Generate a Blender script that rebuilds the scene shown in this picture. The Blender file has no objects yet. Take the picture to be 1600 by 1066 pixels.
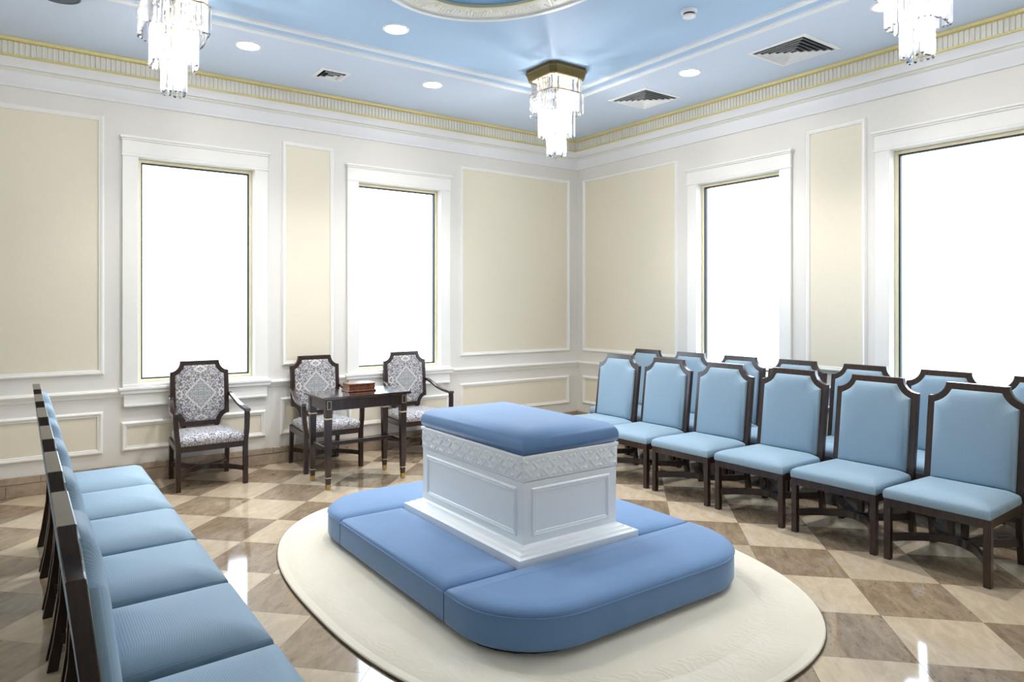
import bpy, bmesh, math, random
from mathutils import Vector, Matrix
random.seed(7)
D = bpy.data
S = bpy.context.scene
C = S.collection

# ---------------------------------------------------------------- camera, sky, exposure
CAMH = 1.52
FWD = (0.5826, 0.8128)
cam_d = D.cameras.new('camera')
cam_d.sensor_fit = 'HORIZONTAL'
cam_d.sensor_width = 36.0
cam_d.lens = 1075.0 / 1600.0 * 36.0
cam_d.shift_y = -57.0 / 1600.0
cam_d.clip_start = 0.02
cam = D.objects.new('camera', cam_d)
C.objects.link(cam)
cam.location = (0, 0, CAMH)
cam.rotation_euler = (math.pi / 2, 0, math.atan2(FWD[1], FWD[0]) - math.pi / 2)
S.camera = cam

world = D.worlds.new('daylight')
S.world = world
world.use_nodes = True
bgn = world.node_tree.nodes['Background']
# overcast white-blue sky above, paler darker ground below the horizon
_w = world.node_tree
_tc = _w.nodes.new('ShaderNodeTexCoord'); _sp = _w.nodes.new('ShaderNodeSeparateXYZ')
_rp = _w.nodes.new('ShaderNodeValToRGB')
_rp.color_ramp.elements[0].position = 0.47; _rp.color_ramp.elements[0].color = (0.26, 0.27, 0.27, 1)
_rp.color_ramp.elements[1].position = 0.53; _rp.color_ramp.elements[1].color = (0.74, 0.87, 1.0, 1)
_mr = _w.nodes.new('ShaderNodeMapRange'); _mr.inputs['From Min'].default_value = -1.0
_w.links.new(_tc.outputs['Generated'], _sp.inputs[0]); _w.links.new(_sp.outputs['Z'], _mr.inputs['Value'])
_w.links.new(_mr.outputs['Result'], _rp.inputs['Fac']); _w.links.new(_rp.outputs['Color'], bgn.inputs['Color'])
bgn.inputs['Strength'].default_value = 6.5

S.view_settings.view_transform = 'Standard'
S.view_settings.look = 'None'
S.view_settings.gamma = 1.0
S.view_settings.use_curve_mapping = False
S.view_settings.exposure = 0.74
S.cycles.max_bounces = 10
S.cycles.diffuse_bounces = 6
S.cycles.transparent_max_bounces = 24
S.cycles.caustics_reflective = False
S.cycles.caustics_refractive = False
S.cycles.sample_clamp_indirect = 6.0
CHANDELIER_W = 34.0
SPOT_W = 90.0           # watts of the lamp in a downlight      # watts of each of the lamps inside a chandelier
DOWNLIGHT_E = 60.0       # radiance of a downlight lens

# room rectangle (camera stands over the origin)
XL, XR, YN, YF = -1.0, 5.814, -0.40, 6.677
ZC = 3.565

# ---------------------------------------------------------------- materials
def new_mat(name):
    m = D.materials.new(name)
    m.use_nodes = True
    nt = m.node_tree
    b = nt.nodes['Principled BSDF']
    return m, nt, b

def N(nt, typ, **kw):
    n = nt.nodes.new(typ)
    for k, v in kw.items():
        setattr(n, k, v)
    return n

def plain(name, col, rough=0.5, metal=0.0, spec=0.5, coat=0.0, noise=0.0, nscale=8.0, bump=0.0, bscale=60.0, sheen=0.0):
    m, nt, b = new_mat(name)
    b.inputs['Base Color'].default_value = (*col, 1)
    b.inputs['Roughness'].default_value = rough
    b.inputs['Metallic'].default_value = metal
    b.inputs['Specular IOR Level'].default_value = spec
    b.inputs['Coat Weight'].default_value = coat
    b.inputs['Coat Roughness'].default_value = 0.1
    if sheen:
        b.inputs['Sheen Weight'].default_value = sheen
        b.inputs['Sheen Roughness'].default_value = 0.4
    tc = N(nt, 'ShaderNodeTexCoord')
    if noise:
        nz = N(nt, 'ShaderNodeTexNoise')
        nz.inputs['Scale'].default_value = nscale
        nz.inputs['Detail'].default_value = 5
        nt.links.new(tc.outputs['Object'], nz.inputs['Vector'])
        mx = N(nt, 'ShaderNodeMix', data_type='RGBA')
        mx.inputs[6].default_value = (*[c * (1 - noise) for c in col], 1)
        mx.inputs[7].default_value = (*[min(1, c * (1 + noise)) for c in col], 1)
        nt.links.new(nz.outputs['Fac'], mx.inputs[0])
        nt.links.new(mx.outputs[2], b.inputs['Base Color'])
    if bump:
        nz = N(nt, 'ShaderNodeTexNoise')
        nz.inputs['Scale'].default_value = bscale
        nz.inputs['Detail'].default_value = 3
        nt.links.new(tc.outputs['Object'], nz.inputs['Vector'])
        bp = N(nt, 'ShaderNodeBump')
        bp.inputs['Strength'].default_value = bump
        bp.inputs['Distance'].default_value = 0.004
        nt.links.new(nz.outputs['Fac'], bp.inputs['Height'])
        nt.links.new(bp.outputs['Normal'], b.inputs['Normal'])
    return m

def wood_mat(name, dark, light, rough=0.28, coat=0.15):
    m, nt, b = new_mat(name)
    tc = N(nt, 'ShaderNodeTexCoord')
    mp = N(nt, 'ShaderNodeMapping')
    mp.inputs['Scale'].default_value = (30, 30, 3)
    nz = N(nt, 'ShaderNodeTexNoise')
    nz.inputs['Scale'].default_value = 2.0
    nz.inputs['Detail'].default_value = 6
    nz.inputs['Distortion'].default_value = 0.8
    nt.links.new(tc.outputs['Object'], mp.inputs['Vector'])
    nt.links.new(mp.outputs['Vector'], nz.inputs['Vector'])
    cr = N(nt, 'ShaderNodeValToRGB')
    cr.color_ramp.elements[0].position = 0.35
    cr.color_ramp.elements[1].position = 0.7
    cr.color_ramp.elements[0].color = (*dark, 1)
    cr.color_ramp.elements[1].color = (*light, 1)
    nt.links.new(nz.outputs['Fac'], cr.inputs['Fac'])
    nt.links.new(cr.outputs['Color'], b.inputs['Base Color'])
    b.inputs['Roughness'].default_value = rough
    b.inputs['Coat Weight'].default_value = coat
    b.inputs['Coat Roughness'].default_value = 0.08
    return m

def weave_mat(name, col, col2, period=0.006, sheen=0.3):
    m, nt, b = new_mat(name)
    tc = N(nt, 'ShaderNodeTexCoord')
    outs = []
    sx = N(nt, 'ShaderNodeSeparateXYZ')
    nt.links.new(tc.outputs['Object'], sx.inputs[0])
    def rib(sock, k):
        a = N(nt, 'ShaderNodeMath', operation='MULTIPLY'); a.inputs[1].default_value = k
        nt.links.new(sock, a.inputs[0])
        b2 = N(nt, 'ShaderNodeMath', operation='SINE'); nt.links.new(a.outputs[0], b2.inputs[0])
        return b2.outputs[0]
    xz = N(nt, 'ShaderNodeMath', operation='SUBTRACT')
    nt.links.new(sx.outputs['X'], xz.inputs[0]); nt.links.new(sx.outputs['Z'], xz.inputs[1])
    r1 = rib(sx.outputs['Y'], 6.2832 / period); r2 = rib(xz.outputs[0], 6.2832 / (period * 1.15))
    a2 = N(nt, 'ShaderNodeMath', operation='ADD')
    nt.links.new(r1, a2.inputs[0]); nt.links.new(r2, a2.inputs[1])
    mr = N(nt, 'ShaderNodeMapRange')
    mr.inputs['From Min'].default_value = -2.0
    mr.inputs['From Max'].default_value = 1.2
    nt.links.new(a2.outputs[0], mr.inputs['Value'])
    nz = N(nt, 'ShaderNodeTexNoise')
    nz.inputs['Scale'].default_value = 5
    nt.links.new(tc.outputs['Object'], nz.inputs['Vector'])
    mx = N(nt, 'ShaderNodeMix', data_type='RGBA')
    mx.inputs[6].default_value = (*col2, 1)
    mx.inputs[7].default_value = (*col, 1)
    nt.links.new(mr.outputs['Result'], mx.inputs[0])
    nt.links.new(mx.outputs[2], b.inputs['Base Color'])
    bp = N(nt, 'ShaderNodeBump')
    bp.inputs['Strength'].default_value = 0.25
    bp.inputs['Distance'].default_value = 0.0015
    nt.links.new(mr.outputs['Result'], bp.inputs['Height'])
    nt.links.new(bp.outputs['Normal'], b.inputs['Normal'])
    b.inputs['Roughness'].default_value = 0.62
    b.inputs['Sheen Weight'].default_value = sheen
    b.inputs['Sheen Roughness'].default_value = 0.35
    b.inputs['Sheen Tint'].default_value = (0.8, 0.92, 1, 1)
    return m

def damask_mat(name, vert_axis, vcenter, medallion=True):
    """mirrored woven medallion pattern on silver grey; u = |y|, v = |vert - centre|"""
    m, nt, b = new_mat(name)
    L = nt.links.new
    tc = N(nt, 'ShaderNodeTexCoord')
    sx = N(nt, 'ShaderNodeSeparateXYZ')
    L(tc.outputs['Object'], sx.inputs[0])
    def M(op, a, c=None, v=None):
        n = N(nt, 'ShaderNodeMath', operation=op)
        L(a, n.inputs[0])
        if c is not None: L(c, n.inputs[1])
        if v is not None: n.inputs[1].default_value = v
        return n.outputs[0]
    u = M('ABSOLUTE', sx.outputs['Y'])
    v = M('ABSOLUTE', M('SUBTRACT', sx.outputs[vert_axis], v=vcenter))
    cb = N(nt, 'ShaderNodeCombineXYZ')
    L(u, cb.inputs[0]); L(v, cb.inputs[1])
    if not medallion: L(sx.outputs['Z'], cb.inputs[2])
    nz = N(nt, 'ShaderNodeTexNoise')
    nz.inputs['Scale'].default_value = 26; nz.inputs['Detail'].default_value = 3
    L(cb.outputs[0], nz.inputs['Vector'])
    vo = N(nt, 'ShaderNodeTexVoronoi', feature='DISTANCE_TO_EDGE')
    vo.inputs['Scale'].default_value = 48
    L(cb.outputs[0], vo.inputs['Vector'])
    wv = N(nt, 'ShaderNodeTexWave', wave_type='RINGS', rings_direction='SPHERICAL')
    wv.inputs['Scale'].default_value = 17; wv.inputs['Distortion'].default_value = 11
    wv.inputs['Detail'].default_value = 2; wv.inputs['Detail Scale'].default_value = 2.2
    L(cb.outputs[0], wv.inputs['Vector'])
    dm = M('ADD', M('DIVIDE', u, v=0.125), M('DIVIDE', v, v=0.135))     # diamond distance, 1 on its outline
    base = M('ADD', M('MULTIPLY', wv.outputs['Fac'], v=0.55), M('MULTIPLY', M('GREATER_THAN', vo.outputs['Distance'], v=0.11), v=0.45))
    base = M('MULTIPLY', base, M('ADD', nz.outputs['Fac'], v=0.45))
    cr = N(nt, 'ShaderNodeValToRGB')
    e = cr.color_ramp.elements
    e[0].position = 0.22; e[0].color = (0.075, 0.075, 0.10, 1)
    e[1].position = 0.62; e[1].color = (0.55, 0.53, 0.53, 1)
    k = e.new(0.40); k.color = (0.25, 0.245, 0.275, 1)
    L(base, cr.inputs['Fac'])
    col = cr.outputs['Color']
    if medallion:
        ring = M('LESS_THAN', M('ABSOLUTE', M('SUBTRACT', dm, v=1.0)), v=0.07)
        inside = M('LESS_THAN', dm, v=0.95)
        mi = N(nt, 'ShaderNodeMix', data_type='RGBA')
        mi.inputs[7].default_value = (0.34, 0.36, 0.37, 1)
        L(M('MULTIPLY', inside, v=0.55), mi.inputs[0]); L(col, mi.inputs[6])
        mr = N(nt, 'ShaderNodeMix', data_type='RGBA')
        mr.inputs[7].default_value = (0.62, 0.60, 0.58, 1)
        L(M('MULTIPLY', ring, v=0.8), mr.inputs[0]); L(mi.outputs[2], mr.inputs[6])
        col = mr.outputs[2]
        # small ogee knots on the four axes
        for cu, cv, r1, r2 in ((0.0, 0.215, 0.052, 0.034), (0.172, 0.0, 0.030, 0.042)):
            dd = M('ADD', M('DIVIDE', M('ABSOLUTE', M('SUBTRACT', u, v=cu)), v=r1), M('DIVIDE', M('ABSOLUTE', M('SUBTRACT', v, v=cv)), v=r2))
            rr = M('LESS_THAN', M('ABSOLUTE', M('SUBTRACT', dd, v=0.9)), v=0.2)
            mk = N(nt, 'ShaderNodeMix', data_type='RGBA')
            mk.inputs[7].default_value = (0.66, 0.63, 0.58, 1)
            L(M('MULTIPLY', rr, v=0.85), mk.inputs[0]); L(col, mk.inputs[6])
            col = mk.outputs[2]
    L(col, b.inputs['Base Color'])
    b.inputs['Roughness'].default_value = 0.5
    b.inputs['Sheen Weight'].default_value = 0.25
    return m

def marble_mat(name, c1, c2, spot, rough=0.07, spots=0.5):
    m, nt, b = new_mat(name)
    L = nt.links.new
    tc = N(nt, 'ShaderNodeTexCoord')
    oi = N(nt, 'ShaderNodeObjectInfo')
    cb = N(nt, 'ShaderNodeVectorMath', operation='SCALE')
    cb.inputs[0].default_value = (37.0, 91.0, 13.0)
    L(oi.outputs['Random'], cb.inputs['Scale'])
    ad = N(nt, 'ShaderNodeVectorMath', operation='ADD')
    L(tc.outputs['Object'], ad.inputs[0]); L(cb.outputs[0], ad.inputs[1])
    mp = N(nt, 'ShaderNodeMapping')
    mp.inputs['Scale'].default_value = (1.0, 2.6, 1.0)
    L(ad.outputs[0], mp.inputs['Vector'])
    n1 = N(nt, 'ShaderNodeTexNoise')
    n1.inputs['Scale'].default_value = 7; n1.inputs['Detail'].default_value = 8; n1.inputs['Roughness'].default_value = 0.65
    n1.inputs['Distortion'].default_value = 0.6
    L(mp.outputs['Vector'], n1.inputs['Vector'])
    cr = N(nt, 'ShaderNodeValToRGB')
    cr.color_ramp.elements[0].position = 0.3; cr.color_ramp.elements[0].color = (*c1, 1)
    cr.color_ramp.elements[1].position = 0.7; cr.color_ramp.elements[1].color = (*c2, 1)
    L(n1.outputs['Fac'], cr.inputs['Fac'])
    n2 = N(nt, 'ShaderNodeTexNoise')
    n2.inputs['Scale'].default_value = 34; n2.inputs['Detail'].default_value = 4
    L(mp.outputs['Vector'], n2.inputs['Vector'])
    mr = N(nt, 'ShaderNodeMapRange')
    mr.inputs['From Min'].default_value = 0.62; mr.inputs['From Max'].default_value = 0.72
    mr.inputs['To Max'].default_value = spots
    L(n2.outputs['Fac'], mr.inputs['Value'])
    mx = N(nt, 'ShaderNodeMix', data_type='RGBA')
    mx.inputs[7].default_value = (*spot, 1)
    L(mr.outputs['Result'], mx.inputs[0]); L(cr.outputs['Color'], mx.inputs[6])
    hs = N(nt, 'ShaderNodeHueSaturation')
    mv = N(nt, 'ShaderNodeMapRange')
    mv.inputs['To Min'].default_value = 0.88; mv.inputs['To Max'].default_value = 1.1
    L(oi.outputs['Random'], mv.inputs['Value']); L(mv.outputs['Result'], hs.inputs['Value'])
    L(mx.outputs[2], hs.inputs['Color'])
    L(hs.outputs['Color'], b.inputs['Base Color'])
    b.inputs['Roughness'].default_value = rough
    b.inputs['Specular IOR Level'].default_value = 0.85
    return m

def emit_mat(name, col, strength):
    m, nt, b = new_mat(name)
    b.inputs['Base Color'].default_value = (*col, 1)
    b.inputs['Emission Color'].default_value = (*col, 1)
    b.inputs['Emission Strength'].default_value = strength
    return m

def pane_mat():
    m = D.materials.new('window_glass')
    m.use_nodes = True
    nt = m.node_tree
    nt.nodes.remove(nt.nodes['Principled BSDF'])
    out = nt.nodes['Material Output']
    tr = N(nt, 'ShaderNodeBsdfTransparent'); tr.inputs['Color'].default_value = (0.96, 0.98, 1, 1)
    gl = N(nt, 'ShaderNodeBsdfGlossy'); gl.inputs['Roughness'].default_value = 0.02
    lw = N(nt, 'ShaderNodeLayerWeight'); lw.inputs['Blend'].default_value = 0.5
    pw = N(nt, 'ShaderNodeMath', operation='POWER'); pw.inputs[1].default_value = 5.0
    nt.links.new(lw.outputs['Facing'], pw.inputs[0])
    fr = N(nt, 'ShaderNodeMapRange'); fr.inputs['To Min'].default_value = 0.04
    nt.links.new(pw.outputs[0], fr.inputs['Value'])
    mx = N(nt, 'ShaderNodeMixShader')
    nt.links.new(fr.outputs[0], mx.inputs[0]); nt.links.new(tr.outputs[0], mx.inputs[1]); nt.links.new(gl.outputs[0], mx.inputs[2])
    nt.links.new(mx.outputs[0], out.inputs['Surface'])
    return m

def crystal_mat():
    m = D.materials.new('crystal')
    m.use_nodes = True
    nt = m.node_tree
    nt.nodes.remove(nt.nodes['Principled BSDF'])
    out = nt.nodes['Material Output']
    tr = N(nt, 'ShaderNodeBsdfTransparent'); tr.inputs['Color'].default_value = (0.90, 0.92, 0.95, 1)
    tl = N(nt, 'ShaderNodeBsdfTranslucent'); tl.inputs['Color'].default_value = (0.98, 0.98, 1, 1)
    gl = N(nt, 'ShaderNodeBsdfGlossy'); gl.inputs['Roughness'].default_value = 0.08
    m1 = N(nt, 'ShaderNodeMixShader'); m1.inputs[0].default_value = 0.13
    nt.links.new(tr.outputs[0], m1.inputs[1]); nt.links.new(tl.outputs[0], m1.inputs[2])
    fr = N(nt, 'ShaderNodeFresnel'); fr.inputs['IOR'].default_value = 1.6
    m2 = N(nt, 'ShaderNodeMixShader')
    nt.links.new(fr.outputs[0], m2.inputs[0]); nt.links.new(m1.outputs[0], m2.inputs[1]); nt.links.new(gl.outputs[0], m2.inputs[2])
    nt.links.new(m2.outputs[0], out.inputs['Surface'])
    return m

M_WALL = plain('wall_paint', (0.745, 0.725, 0.685), 0.55, bump=0.03, bscale=200)
M_PANEL = plain('panel_fabric', (0.77, 0.715, 0.585), 0.7, noise=0.03, nscale=40, bump=0.08, bscale=400)
M_TRIM = plain('white_trim_paint', (0.86, 0.85, 0.82), 0.32, noise=0.01)
M_CROWN = plain('crown_paint', (0.78, 0.79, 0.82), 0.3, noise=0.01)
M_FLUTE = plain('fluted_cream', (0.72, 0.70, 0.62), 0.4, noise=0.02)
M_GOLD = plain('gold_leaf', (0.66, 0.58, 0.26), 0.5, metal=0.1, noise=0.15, nscale=60)
M_CEIL_O = plain('ceiling_pale_blue', (0.59, 0.69, 0.85), 0.6, noise=0.01)
M_CEIL_I = plain('ceiling_blue', (0.38, 0.55, 0.78), 0.6, noise=0.01)
M_CEIL_D = plain('ceiling_deep_blue', (0.17, 0.36, 0.60), 0.6, noise=0.02)
M_MOULD = plain('ceiling_moulding_white', (0.78, 0.82, 0.85), 0.4, noise=0.01)
M_LACE = plain('gilded_lace_band', (0.74, 0.74, 0.72), 0.45, noise=0.12, nscale=22, bump=0.6, bscale=30)
M_WINFRAME = plain('tan_metal_frame', (0.74, 0.68, 0.48), 0.4, metal=0.05, noise=0.03)
M_GASKET = plain('black_gasket', (0.012, 0.014, 0.02), 0.5, noise=0.05)
M_GLASS = pane_mat()
M_TILE_L = marble_mat('cream_marble', (0.47, 0.37, 0.255), (0.61, 0.50, 0.37), (0.42, 0.30, 0.19), spots=0.3)
M_TILE_D = marble_mat('brown_marble', (0.20, 0.142, 0.090), (0.37, 0.28, 0.19), (0.085, 0.06, 0.045), spots=0.8)
M_BASE = marble_mat('baseboard_marble', (0.25, 0.185, 0.13), (0.42, 0.33, 0.24), (0.13, 0.08, 0.06), rough=0.2, spots=0.6)
M_GROUT = plain('grout', (0.20, 0.16, 0.12), 0.8, noise=0.1)
M_WOOD = wood_mat('dark_mahogany', (0.011, 0.0045, 0.003), (0.040, 0.0155, 0.009))
M_POL = wood_mat('polished_mahogany', (0.011, 0.0045, 0.003), (0.040, 0.0155, 0.009), 0.15, 1.0)
M_WOODBOX = wood_mat('red_mahogany', (0.10, 0.028, 0.012), (0.24, 0.075, 0.03), 0.25)
M_FAB = weave_mat('light_blue_weave', (0.27, 0.385, 0.485), (0.19, 0.295, 0.39), period=.0062)
M_PIPE = plain('pale_piping', (0.50, 0.60, 0.62), 0.6, noise=0.05)
M_VEL = plain('blue_velvet', (0.125, 0.235, 0.43), 0.8, noise=0.10, nscale=5, bump=0.15, bscale=300, sheen=0.35)
M_DAM_B = damask_mat('damask_back', 'Z', 0.735)
M_DAM_S = damask_mat('damask_seat', 'X', 0.0, medallion=False)
M_ALTAR = plain('white_lacquer', (0.92, 0.94, 0.95), 0.3, noise=0.01)
M_PLINTH = plain('shadow_plinth', (0.05, 0.04, 0.03), 0.8, noise=0.1)  # near-black tone carries the shadow gap below the cushions
M_BRASS = plain('antique_brass', (0.46, 0.33, 0.11), 0.35, metal=0.9, noise=0.1)
M_BRONZE = plain('olive_bronze', (0.16, 0.12, 0.045), 0.4, metal=0.6, noise=0.1)
M_INLAY = plain('pale_brass_inlay', (0.70, 0.58, 0.36), 0.35, metal=0.4, noise=0.05)
M_CRYSTAL = crystal_mat()
M_BULB = emit_mat('lamp_bulb', (1.0, 0.93, 0.82), 40)
M_LENS = emit_mat('downlight_lens', (1.0, 0.95, 0.88), DOWNLIGHT_E)
M_WHITE = plain('white_enamel', (0.82, 0.83, 0.85), 0.4, noise=0.01)
M_VENTDARK = plain('vent_recess_shade', (0.006, 0.009, 0.02), 0.8, noise=0.05)  # black of a flat plate, painted as the shade inside the duct
M_SPEAKER = plain('grey_grille', (0.10, 0.12, 0.15), 0.7, noise=0.1, nscale=200)
M_BLACK = plain('smoky_plastic', (0.03, 0.03, 0.04), 0.3, noise=0.05)

def rug_mat():
    m, nt, b = new_mat('cream_carved_pile')
    L = nt.links.new
    tc = N(nt, 'ShaderNodeTexCoord')
    n1 = N(nt, 'ShaderNodeTexNoise'); n1.inputs['Scale'].default_value = 3; n1.inputs['Detail'].default_value = 4
    L(tc.outputs['Object'], n1.inputs['Vector'])
    cr = N(nt, 'ShaderNodeValToRGB')
    cr.color_ramp.elements[0].position = 0.3; cr.color_ramp.elements[0].color = (0.75, 0.68, 0.55, 1)
    cr.color_ramp.elements[1].position = 0.7; cr.color_ramp.elements[1].color = (0.80, 0.74, 0.62, 1)
    L(n1.outputs['Fac'], cr.inputs['Fac']); L(cr.outputs['Color'], b.inputs['Base Color'])
    b.inputs['Roughness'].default_value = 0.95
    b.inputs['Specular IOR Level'].default_value = 0.1
    b.inputs['Sheen Weight'].default_value = 0.3
    # leaf-like carving in the border band only (elliptic radius 0.80 .. 0.96)
    sx = N(nt, 'ShaderNodeSeparateXYZ'); L(tc.outputs['Object'], sx.inputs[0])
    def M(op, a, c=None, v=None):
        n = N(nt, 'ShaderNodeMath', operation=op); L(a, n.inputs[0])
        if c is not None: L(c, n.inputs[1])
        if v is not None: n.inputs[1].default_value = v
        return n.outputs[0]
    ex = M('POWER', M('ABSOLUTE', M('DIVIDE', sx.outputs['X'], v=1.23)), v=2.5)
    ey = M('POWER', M('ABSOLUTE', M('DIVIDE', sx.outputs['Y'], v=1.72)), v=2.5)
    r = M('POWER', M('ADD', ex, ey), v=0.4)
    band = M('MULTIPLY', M('GREATER_THAN', r, v=0.795), M('LESS_THAN', r, v=0.95))
    wv = N(nt, 'ShaderNodeTexWave'); wv.inputs['Scale'].default_value = 7; wv.inputs['Distortion'].default_value = 14
    wv.inputs['Detail'].default_value = 2; wv.inputs['Detail Scale'].default_value = 1.4
    L(tc.outputs['Object'], wv.inputs['Vector'])
    n3 = N(nt, 'ShaderNodeTexNoise'); n3.inputs['Scale'].default_value = 350
    L(tc.outputs['Object'], n3.inputs['Vector'])
    h = M('ADD', M('MULTIPLY', wv.outputs['Fac'], band), M('MULTIPLY', n3.outputs['Fac'], v=0.4))
    bp = N(nt, 'ShaderNodeBump'); bp.inputs['Strength'].default_value = 0.35; bp.inputs['Distance'].default_value = 0.004
    L(h, bp.inputs['Height']); L(bp.outputs['Normal'], b.inputs['Normal'])
    return m
M_RUG = rug_mat()
M_RUGEDGE = plain('rug_edge_shadow', (0.10, 0.075, 0.05), 0.9, noise=0.1)  # shadow line along the rug's edge, put into a dark brown strip

# ---------------------------------------------------------------- mesh helpers
class MB:
    def __init__(self):
        self.v = []; self.f = []
    def add(self, vs, fs):
        o = len(self.v)
        self.v += [tuple(p) for p in vs]
        self.f += [tuple(i + o for i in f) for f in fs]
        return self
    def box(self, x0, x1, y0, y1, z0, z1):
        vs = [(x, y, z) for x in (x0, x1) for y in (y0, y1) for z in (z0, z1)]
        return self.add(vs, [(0, 1, 3, 2), (4, 6, 7, 5), (0, 4, 5, 1), (2, 3, 7, 6), (0, 2, 6, 4), (1, 5, 7, 3)])
    def prism(self, poly, fn, h0, h1):
        """poly of 2-D points; fn(a, b, h) -> 3-D"""
        n = len(poly)
        vs = [fn(a, b, h0) for a, b in poly] + [fn(a, b, h1) for a, b in poly]
        fs = [tuple(range(n))[::-1], tuple(range(n, 2 * n))]
        fs += [(i, (i + 1) % n, n + (i + 1) % n, n + i) for i in range(n)]
        return self.add(vs, fs)
    def rings(self, rings, cap0=True, cap1=True, closed=True):
        n = len(rings[0])
        vs = [p for r in rings for p in r]
        fs = []
        for k in range(len(rings) - 1):
            for i in range(n if closed else n - 1):
                j = (i + 1) % n
                fs.append((k * n + i, k * n + j, (k + 1) * n + j, (k + 1) * n + i))
        if cap0: fs.append(tuple(range(n))[::-1])
        if cap1: fs.append(tuple(range((len(rings) - 1) * n, len(rings) * n)))
        return self.add(vs, fs)
    def ringframe(self, outer, inner, fn, h0, h1):
        n = len(outer)
        R = [[fn(a, b, h0) for a, b in outer], [fn(a, b, h1) for a, b in outer],
             [fn(a, b, h1) for a, b in inner], [fn(a, b, h0) for a, b in inner]]
        R.append(R[0])
        return self.rings(R, False, False)
    def tube(self, pts, r, seg=6, closed=False):
        P = [Vector(p) for p in pts]
        n = len(P)
        rings = []
        for i in range(n):
            if closed: t = P[(i + 1) % n] - P[i - 1]
            else: t = P[min(i + 1, n - 1)] - P[max(i - 1, 0)]
            t.normalize()
            up = Vector((0, 0, 1)) if abs(t.z) < 0.9 else Vector((1, 0, 0))
            a = t.cross(up).normalized(); b = a.cross(t)
            rings.append([P[i] + r * (math.cos(2 * math.pi * k / seg) * a + math.sin(2 * math.pi * k / seg) * b) for k in range(seg)])
        if closed:
            rings.append(rings[0])
            return self.rings(rings, False, False)
        return self.rings(rings)
    def mesh(self, name, mat, bevel=0.0, smooth=35, seg=1):
        me = D.meshes.new(name)
        me.from_pydata(self.v, [], self.f)
        bm = bmesh.new(); bm.from_mesh(me)
        bmesh.ops.remove_doubles(bm, verts=bm.verts, dist=1e-6)
        bmesh.ops.recalc_face_normals(bm, faces=bm.faces)
        if bevel:
            ed = [e for e in bm.edges if len(e.link_faces) == 2 and e.calc_face_angle(0) > math.radians(40)]
            bmesh.ops.bevel(bm, geom=ed, offset=bevel, segments=seg, affect='EDGES', profile=0.5, clamp_overlap=True)
        bm.to_mesh(me); bm.free()
        if mat: me.materials.append(mat)
        if smooth:
            for p in me.polygons: p.use_smooth = True
            me.set_sharp_from_angle(angle=math.radians(smooth))
        return me
    def obj(self, name, mat, parent=None, bevel=0.0, smooth=35, seg=1):
        return link(name, self.mesh(name, mat, bevel, smooth, seg), parent)

def link(name, me, parent=None, loc=None, rotz=None):
    o = D.objects.new(name, me)
    C.objects.link(o)
    if parent: o.parent = parent
    if loc: o.location = loc
    if rotz is not None: o.rotation_euler = (0, 0, rotz)
    return o

def thing(name, label, cat, loc=(0, 0, 0), rotz=0.0, group=None):
    o = link(name, None, None, loc, rotz)
    return tag(o, label, cat, group)

def tag(o, label, cat, group=None):
    o['label'] = label; o['category'] = cat
    if group: o['group'] = group
    return o

def struct(o):
    o['kind'] = 'structure'
    return o

def copy_tree(o, parent=None):
    c = o.copy(); C.objects.link(c)
    if parent: c.parent = parent
    for ch in list(o.children): copy_tree(ch, c)
    return c

def offset_poly(poly, d):
    """inward mitred offset of a counter-clockwise convex outline"""
    n = len(poly); out = []
    for i in range(n):
        p0, p1, p2 = Vector(poly[i - 1]), Vector(poly[i]), Vector(poly[(i + 1) % n])
        a = (p1 - p0).normalized(); b = (p2 - p1).normalized()
        na = Vector((-a.y, a.x)); nb = Vector((-b.y, b.x))
        m = na + nb
        k = m.length_squared
        out.append(tuple(p1 + (m * (2 * d / k) if k > 1e-9 else na * d)))
    return out

def round_rect(x0, x1, y0, y1, radii, seg=6):
    """counter-clockwise rectangle, radii for corners (x0y0, x1y0, x1y1, x0y1)"""
    pts = []
    for (cx, cy, sx, sy, a0), r in zip(((x0, y0, 1, 1, 180), (x1, y0, -1, 1, 270), (x1, y1, -1, -1, 0), (x0, y1, 1, -1, 90)), radii):
        if r <= 0: pts.append((cx, cy)); continue
        for k in range(seg + 1):
            a = math.radians(a0 + 90 * k / seg)
            pts.append((cx + sx * r + r * math.cos(a), cy + sy * r + r * math.sin(a)))
    return pts

# ---------------------------------------------------------------- room shell
XYZ = lambda a, b, h: (a, b, h)
floor = struct(MB().box(XL, XR, YN, YF, -0.06, -0.012).obj('floor', M_GROUT, smooth=0))
TP = 0.457; A0, B0 = 3.84 - TP / 2, 1.23; R2 = math.sqrt(0.5)
def clip(poly, axis, lim, keep_less):
    out = []
    for i in range(len(poly)):
        p, q = poly[i], poly[(i + 1) % len(poly)]
        ip = (p[axis] <= lim) == keep_less; iq = (q[axis] <= lim) == keep_less
        if ip: out.append(p)
        if ip != iq:
            t = (lim - p[axis]) / (q[axis] - p[axis])
            out.append(tuple(p[k] + t * (q[k] - p[k]) for k in (0, 1)))
    return out
h = TP / 2 - 0.0008
full = MB().box(-h, h, -h, h, -0.012, 0.0)
tile_mesh = {0: full.mesh('floor_tile_light', M_TILE_L, smooth=0), 1: full.mesh('floor_tile_dark', M_TILE_D, smooth=0)}
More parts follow.
